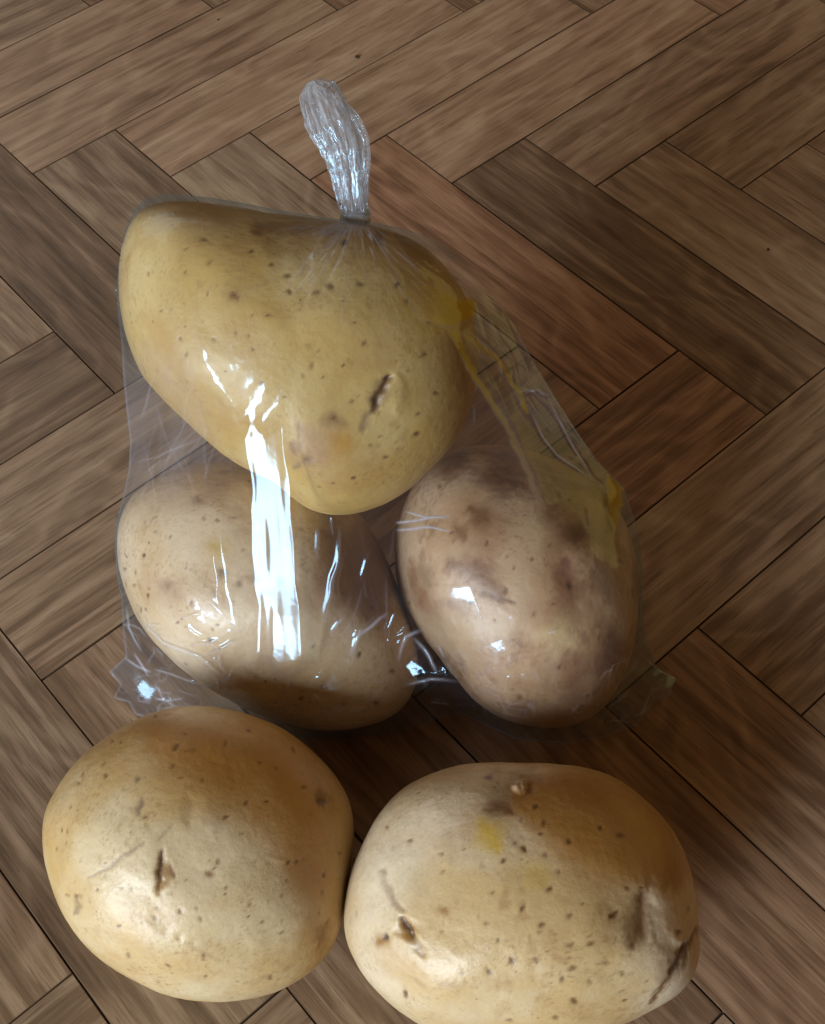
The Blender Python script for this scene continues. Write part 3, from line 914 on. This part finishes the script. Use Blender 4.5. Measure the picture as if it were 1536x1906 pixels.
for _ in range(26):      # pulled lines between the upper and the lower potatoes
    x, y = crng.uniform(240, 440), crng.uniform(690, 900)
    random_crease(x, y, crng.uniform(1.2, 2.2), crng.uniform(40, 140), crng.uniform(2, 3.5), crng.uniform(0.15, 0.35), crng.uniform(0.03, 0.12), 0.1)
for _ in range(22):      # slack film down the right flank
    t = crng.random()
    x, y = 880 + t * 260 + crng.uniform(-50, 10), 540 + t * 360 + crng.uniform(-10, 30)
    random_crease(x, y, crng.normal(0.97, 0.25), crng.uniform(40, 150), crng.uniform(2, 4), crng.uniform(0.2, 0.5), crng.uniform(0.05, 0.3), 0.12)
for _ in range(16):      # round the bright patch between the lower potatoes
    random_crease(crng.uniform(600, 830), crng.uniform(1130, 1290), crng.uniform(1.8, 2.9), crng.uniform(30, 90), crng.uniform(2.5, 5), crng.uniform(0.3, 0.7), crng.uniform(0.03, 0.2), 0.2)
for _ in range(14):
    random_crease(crng.uniform(560, 740), crng.uniform(960, 1120), crng.normal(1.65, 0.15), crng.uniform(30, 110), crng.uniform(3, 5), crng.uniform(0.2, 0.45), crng.uniform(0.0, 0.12), 0.1)


def yellow_marks(px, py):
    """the translucent yellow marks on the right flank of the bag"""
    t = np.stack([px / 14, py / 14, np.zeros_like(px)], -1)
    jx, jy = noise3(t, 95) * 2.5, noise3(t, 96) * 2.5
    x, y = px + jx, py + jy
    tip = np.array([(762, 520), (800, 530), (852, 553), (887, 561), (884, 586), (853, 608), (815, 606), (775, 590), (752, 556)], float)
    cor = np.array([(1128, 881), (1158, 909), (1159, 941), (1145, 990), (1134, 961)], float)
    ban = np.array([(838, 612), (868, 624), (930, 676), (967, 733), (979, 768), (1000, 850), (1014, 940), (1002, 930), (966, 838), (928, 766), (880, 702)], float)
    out = np.zeros(px.shape)
    out = np.maximum(out, soft_poly(x, y, tip, 7) * 1.0 * (0.25 + 0.75 * smooth(745, 850, px)))
    out = np.maximum(out, soft_poly(x, y, cor, 4) * 1.0)
    out = np.maximum(out, soft_poly(x, y, ban, 5) * 0.2)
    d, al = seg_dist(x, y, [(845, 618), (885, 702), (930, 768), (968, 840), (1004, 930)])
    out = np.maximum(out, np.exp(-(d / 7) ** 4) * 1.0 * (1 - 0.6 * al))
    d, al = seg_dist(x, y, [(866, 622), (930, 674), (967, 733), (979, 768)])
    out = np.maximum(out, np.exp(-(d / 4.5) ** 4) * 0.8)
    return out


def soft_poly(x, y, poly, edge):
    ins = inside(x, y, poly)
    pts = [tuple(p) for p in poly] + [tuple(poly[0])]
    d, _ = seg_dist(x, y, pts)
    return smooth(-edge, edge, np.where(ins, d, -d))


TENTS = [  # sharp folds: polyline, reach on its left side and right side (walking along it), height in mm
    ([(866, 612), (915, 700), (958, 790), (1000, 890), (1018, 950)], 22, 60, 1.1),
    ([(868, 1075), (888, 1130), (912, 1195)], 44, 44, 2.0),
    ([(392, 980), (398, 1050), (405, 1110), (425, 1170)], 36, 36, 1.7),
    ([(1146, 880), (1158, 930), (1146, 990)], 14, 26, 1.2),
    ([(250, 1262), (272, 1285), (292, 1312)], 26, 26, 1.6),
]


def tent(px, py, pts, wl, wr):
    best = np.full(px.shape, 1e9)
    side = np.zeros(px.shape)
    along = np.zeros(px.shape)
    n = len(pts) - 1
    for k in range(n):
        ax, ay = pts[k]
        bx, by = pts[k + 1]
        L2 = (bx - ax) ** 2 + (by - ay) ** 2
        t = np.clip(((px - ax) * (bx - ax) + (py - ay) * (by - ay)) / L2, 0, 1)
        d = np.hypot(px - ax - t * (bx - ax), py - ay - t * (by - ay))
        cr = (bx - ax) * (py - ay) - (by - ay) * (px - ax)      # > 0: to the right of the walk (image y runs down)
        sel = d < best
        best = np.where(sel, d, best)
        side = np.where(sel, cr, side)
        along = np.where(sel, (k + t) / n, along)
    w = np.where(side > 0, wr, wl)
    return np.clip(1 - best / w, 0, 1) * (1 - np.abs(2 * along - 1) ** 4)


def wrinkle(px, py):
    """fold height towards the viewer, metres"""
    h = np.zeros(px.shape)
    white = np.zeros(px.shape)
    warp = np.stack([px / 40, py / 40, np.zeros_like(px)], -1)
    wx = noise3(warp, 91) * 3
    wy = noise3(warp, 92) * 3
    for cz in CREASES:
        pts, wd, amp = cz[:3]
        wh = cz[3] if len(cz) > 3 else (0.65 if pts[0][1] > 1120 else 0.22)
        if pts[0][1] > 1120:
            amp = amp * 1.5
        bx0, by0 = np.min(pts, 0) - 3.2 * wd - 6
        bx1, by1 = np.max(pts, 0) + 3.2 * wd + 6
        sl = np.nonzero((px > bx0) & (px < bx1) & (py > by0) & (py < by1))[0]
        if not len(sl):
            continue
        d, al = seg_dist((px + wx)[sl], (py + wy)[sl], pts)
        tap = 1 - np.abs(2 * al - 1) ** 3
        h[sl] += np.exp(-np.abs(d / wd) ** 1.6) * amp * (0.25 + 0.75 * tap) * 0.8e-3
        white[sl] += np.exp(-(d / max(1.7, wd * 0.36)) ** 2) * wh * (0.15 + 0.85 * tap)
    for pts, wl, wr, amp in TENTS:
        h += tent(px + wx, py + wy, pts, wl, wr) * amp * 1e-3
    # gathers running out of the knot
    dx, dy = px - 662, py - 404
    r = np.hypot(dx, dy)
    an = np.arctan2(dy, dx)
    g = noise3(np.stack([an * 9, r / 260, np.full(px.shape, 2.0)], -1), 71) + 0.6 * noise3(np.stack([an * 22, r / 200, np.full(px.shape, 4.0)], -1), 72)
    h += g * 0.55e-3 * np.exp(-(r / 190) ** 1.2)
    h += g * 0.12e-3
    # general slackness and a crumpled hem
    p = np.stack([px / 90, py / 150, np.full(px.shape, 1.0)], -1)
    h += noise3(p, 73) * 0.5e-3
    q = np.stack([px / 34, py / 26, np.full(px.shape, 6.0)], -1)
    rid = 1 - np.abs(noise3(q, 74) + 0.5 * noise3(q * 2.1, 75))
    hem = smooth(1185, 1330, py) * (1 - 0.6 * smooth(430, 520, px) * (1 - smooth(720, 780, px)))
    h += (rid - 0.6) * 0.9e-3 * hem
    # narrow flutes inside the hanging pleat
    m = pleat_mask(px, py)
    fl = noise3(np.stack([(px - (py - 800) * 0.06) / 17, py / 170, np.full(px.shape, 9.0)], -1), 76)
    h += fl * 0.22e-3 * m
    f2 = noise3(np.stack([(px - (py - 800) * 0.10) / 7, py / 120, np.full(px.shape, 5.0)], -1), 78)
    h += f2 * 0.025e-3 * m
    white += np.clip(f2 * 2 - 0.9, 0, 1) * 0.12 * m + np.clip(g - 0.75, 0, 1) * 0.5 * np.exp(-(r / 150) ** 1.5)
    white += np.clip(rid - 0.9, 0, 1) * 3.0 * hem
    # doubled, slack film on the left flank and along the right edge is cloudier
    cl = (1 - smooth(330, 470, px)) * smooth(600, 720, py) * (1 - smooth(900, 1010, py)) + smooth(860, 980, px) * smooth(520, 640, py) * (1 - smooth(840, 960, py)) * 0.7
    white += cl * (0.07 + 0.06 * np.clip(noise3(np.stack([px / 22, py / 70, np.full(px.shape, 8.0)], -1), 79), -1, 1))
    return h, np.clip(white, 0, 1)


def film_mesh():
    V, Fc, C_, Y_ = [], [], [], []
    base = 0
    for side, step in ((0, 2), (1, 4)):
        nx, ny = (X1 - X0) // step + 1, (Y1 - Y0) // step + 1
        gx, gy = np.meshgrid(X0 + step * np.arange(nx), Y0 + step * np.arange(ny))
        gx, gy = gx.astype(float), gy.astype(float)
        ins = inside(gx, gy, dense)
        cell = ins[:-1, :-1] | ins[1:, :-1] | ins[:-1, 1:] | ins[1:, 1:]
        need = np.zeros_like(ins)
        need[:-1, :-1] |= cell
        need[1:, :-1] |= cell
        need[:-1, 1:] |= cell
        need[1:, 1:] |= cell
        rim = need & ~ins
        ni = nearest(gx[rim], gy[rim], dense)
        x, y = gx.copy(), gy.copy()
        x[rim], y[rim] = dense[ni, 0], dense[ni, 1]
        lam = bilinear(film_f if side == 0 else film_b, (x - X0) / FS, (y - Y0) / FS)
        lam[rim] = dense[ni, 2]
        sel = need.ravel()
        px, py, lm = x.ravel()[sel], y.ravel()[sel], lam.ravel()[sel]
        rm = rim.ravel()[sel]
        fl = floor_depth(px, py, 0.0004) / W
        if side == 0:
            m = pleat_mask(px, py)
            lm = lm * (1 - m) + np.minimum(lm, ribbon(px, py)) * m
            fac = soft_poly(px, py, np.array([(742, 1236), (762, 1182), (790, 1172), (815, 1215), (852, 1262), (800, 1277), (756, 1280)], float), 9)
            l0 = float(bilinear(film_f, np.array([(800 - X0) / FS]), np.array([(1222 - Y0) / FS]))[0]) - 0.05
            pl = l0 - 0.00352 * 0.31 * (px - 800) + 0.00352 * 0.29 * (py - 1222)
            pl = pl + 0.004 * noise3(np.stack([px / 22, py / 22, np.zeros_like(px)], -1), 87)
            lm = lm * (1 - fac) + np.minimum(lm, pl) * fac
            fade = 1 - np.exp(-(nearest_dist(px, py) / 9.0) ** 2)
            hh, wh = wrinkle(px, py)
            wh = np.where(rm, 0.26, wh + 0.26 * np.exp(-(nearest_dist(px, py) / 3.0) ** 2))
            C_.append(wh)
            Y_.append(yellow_marks(px, py))
            hh = np.where(rm, 0, np.maximum(hh, -0.00035) * fade)
            lm = lm - hh / W
            lm = np.minimum(lm, fl - 0.004)
        else:
            p = np.stack([px / 60, py / 60, np.full(px.shape, 3.0)], -1)
            lm = lm - np.where(rm, 0, noise3(p, 77) * 0.0004 / W)
            lm = np.minimum(lm, fl)
            C_.append(np.zeros(len(px)))
            Y_.append(np.zeros(len(px)))
        v = CAM + ray(px, py) * (lm * W)[:, None]
        ids = np.full(nx * ny, -1)
        ids[sel] = np.arange(sel.sum())
        ids = ids.reshape(ny, nx)
        q = np.stack([ids[:-1, :-1], ids[1:, :-1], ids[1:, 1:], ids[:-1, 1:]], -1)[cell]
        if side == 1:
            q = q[:, ::-1]
        V.append(v)
        Fc.append(q + base)
        base += len(v)
    return np.concatenate(V), np.concatenate(Fc), np.concatenate(C_), np.concatenate(Y_)


def nearest_dist(px, py):
    i = nearest(px, py, dense)
    return np.hypot(px - dense[i, 0], py - dense[i, 1])


knot_pt = CAM + ray(662, 408) * 8.42 * W
bag = bpy.data.objects.new('plastic_bag', None)
col.objects.link(bag)
bag.empty_display_size = 0.02
bl = CAM + ray(700, 1150) * floor_depth(700, 1150)
bag.location = bl.tolist()
tag(bag, 'clear knotted plastic bag holding three potatoes on the herringbone floor', 'plastic bag')


def bag_part(name, v, f, mat, crease, tinted=None):
    o = mesh_object(name, np.asarray(v) - bl, f, mat, bag)
    at = o.data.attributes.new('crease', 'FLOAT', 'POINT')
    at.data.foreach_set('value', np.asarray(crease, np.float32))
    if tinted is not None:
        at = o.data.attributes.new('print', 'FLOAT', 'POINT')  # yellow tint of the marks on the film
        at.data.foreach_set('value', np.asarray(tinted, np.float32))
    return o


fv, ff, fc, fy = film_mesh()
bag_part('film', fv, ff, MAT_FILM, fc, fy)


def loft(center, half, thick, depth, pleats, seed, na=150, ns=110, inner=1.0):
    """gathered sleeve of film: centre line and half width in pixels"""
    s = np.linspace(0, 1, ns)
    k = np.linspace(0, 1, len(center))
    cx = np.interp(s, k, [c[0] for c in center])
    cy = np.interp(s, k, [c[1] for c in center])
    hw = np.interp(s, np.linspace(0, 1, len(half)), half) * inner
    ker = np.ones(7) / 7
    pad = lambda a: np.convolve(np.concatenate([np.full(3, a[0]), a, np.full(3, a[-1])]), ker, 'valid')
    cx, cy, hw = pad(cx), pad(cy), pad(hw)
    tx, ty = np.gradient(cx), np.gradient(cy)
    ln = np.hypot(tx, ty)
    nxp, nyp = -ty / ln, tx / ln
    th = np.linspace(0, 2 * math.pi, na, endpoint=False)
    S, T = np.meshgrid(s, th, indexing='ij')
    tw = T + 0.7 * S
    pr = noise3(np.stack([np.cos(tw) * pleats / 3, np.sin(tw) * pleats / 3, S * 4.5 + seed], -1).reshape(-1, 3), seed).reshape(S.shape)
    pr2 = noise3(np.stack([np.cos(tw) * pleats, np.sin(tw) * pleats, S * 11 + seed], -1).reshape(-1, 3), seed + 1).reshape(S.shape)
    pr3 = noise3(np.stack([np.cos(tw) * pleats * 2, np.sin(tw) * pleats * 2, S * 26 + seed], -1).reshape(-1, 3), seed + 2).reshape(S.shape)
    r = 1 + 0.24 * pr + 0.11 * pr2 + 0.035 * pr3
    u = hw[:, None] * np.cos(T) * r
    w = hw[:, None] * thick * np.sin(T) * r
    px = cx[:, None] + nxp[:, None] * u
    py = cy[:, None] + nyp[:, None] * u
    lam = (np.interp(s, np.linspace(0, 1, len(depth)), depth)[:, None] - w * 0.00352)
    v = CAM + ray(px.ravel(), py.ravel()) * (lam.ravel() * W)[:, None]
    ids = np.arange(ns * na).reshape(ns, na)
    q = np.stack([ids[:-1, :], ids[1:, :], np.roll(ids, -1, 1)[1:, :], np.roll(ids, -1, 1)[:-1, :]], -1).reshape(-1, 4)
    return v, q, (np.clip(pr2 * 2.4 - 0.9, 0, 1) * 0.6 + np.clip(pr3 * 2.4 - 1.0, 0, 1) * 0.55).ravel()


TC = [(664, 408), (657, 372), (648, 325), (638, 280), (622, 235), (603, 195), (587, 165), (580, 150)]
TH = [27, 26, 32, 40, 46, 40, 30, 10]
TD = [8.08, 8.03, 7.98, 7.94, 7.92, 7.92, 7.93, 7.94]
vs1, fs1, c1 = loft(TC, TH, 0.55, TD, 9, 5)
vs2, fs2, c2 = loft(TC, TH, 0.5, TD, 7, 25, inner=0.66)
vs3, fs3, c3 = loft([(668, 400), (674, 350), (682, 300), (680, 255), (660, 215), (630, 182)], [16, 12, 8, 7, 8, 4], 0.5, [8.06, 8.0, 7.94, 7.90, 7.88, 7.90], 5, 45, na=60)
tv = np.concatenate([vs1, vs2, vs3])
tf = np.concatenate([fs1, fs2 + len(vs1), fs3 + len(vs1) + len(vs2)])
bag_part('gathered_tail', tv, tf, MAT_TAIL, np.concatenate([c1, c2, c3]))

# the knot: film wound round itself
kv, kf = [], []
base = 0
for i, (yy, rr_, tilt, tk) in enumerate(((406, 23, 0.10, 5), (399, 21, -0.16, 4))):
    na, nb = 60, 14
    A, B = np.meshgrid(np.linspace(0, 2 * math.pi, na, endpoint=False), np.linspace(0, 2 * math.pi, nb, endpoint=False), indexing='ij')
    nn = noise3(np.stack([np.cos(A) * 2.5, np.sin(A) * 2.5, np.cos(B) + i * 3], -1).reshape(-1, 3), 50 + i).reshape(A.shape)
    t = tk * (1 + 0.45 * nn)
    u = (rr_ + t * np.cos(B)) * np.cos(A)
    dd = (rr_ * 0.75 + t * np.cos(B)) * np.sin(A)
    px = 664 + u
    py = yy + t * np.sin(B) + u * tilt - dd * 0.25
    lam = 8.08 - dd * 0.00352
    v = CAM + ray(px.ravel(), py.ravel()) * (lam.ravel() * W)[:, None]
    ids = np.arange(na * nb).reshape(na, nb)
    q = np.stack([ids, np.roll(ids, -1, 0), np.roll(np.roll(ids, -1, 0), -1, 1), np.roll(ids, -1, 1)], -1).reshape(-1, 4)
    kv.append(v)
    kf.append(q + base)
    base += len(v)
bag_part('knot', np.concatenate(kv), np.concatenate(kf), MAT_TAIL, np.full(base, 0.5))


# ------------------------------------------------------------------ specks of dirt on the floor
def crumb(x, y, size, label, seed):
    r = np.random.default_rng(seed)
    bm = bmesh.new()
    bmesh.ops.create_icosphere(bm, subdivisions=2, radius=size)
    for v in bm.verts:
        v.co *= r.uniform(0.75, 1.2)
        v.co.z *= 0.55
    me = bpy.data.meshes.new('dirt_crumb')
    bm.to_mesh(me)
    bm.free()
    me.materials.append(MAT_DIRT)
    o = bpy.data.objects.new('dirt_crumb', me)
    col.objects.link(o)
    p = CAM + ray(x, y) * floor_depth(x, y)
    o.location = (p[0], p[1], size * 0.5)
    tag(o, label, 'crumb', 'dark crumbs of dirt on the floor')


N = Nodes('dirt')
tc = N.n('ShaderNodeTexCoord')
b = N.n('ShaderNodeBsdfPrincipled')
N.link(N.ramp(N.noise(tc.outputs['Object'], 900, 2), [(0.3, (0.03, 0.018, 0.010)), (0.7, (0.07, 0.042, 0.022))]), b.inputs['Base Color'])
b.inputs['Roughness'].default_value = 0.9
N.link(b.outputs[0], N.out.inputs['Surface'])
MAT_DIRT = N.mat
crumb(665, 107, 0.0010, 'dark crumb on the floor behind the tail of the bag, largest of its kind', 1)
crumb(406, 37, 0.0005, 'tiny dark crumb on the floor close to the upper edge, above the bag', 2)
crumb(1430, 465, 0.0006, 'tiny dark crumb on the floor to the right of the bag', 3)
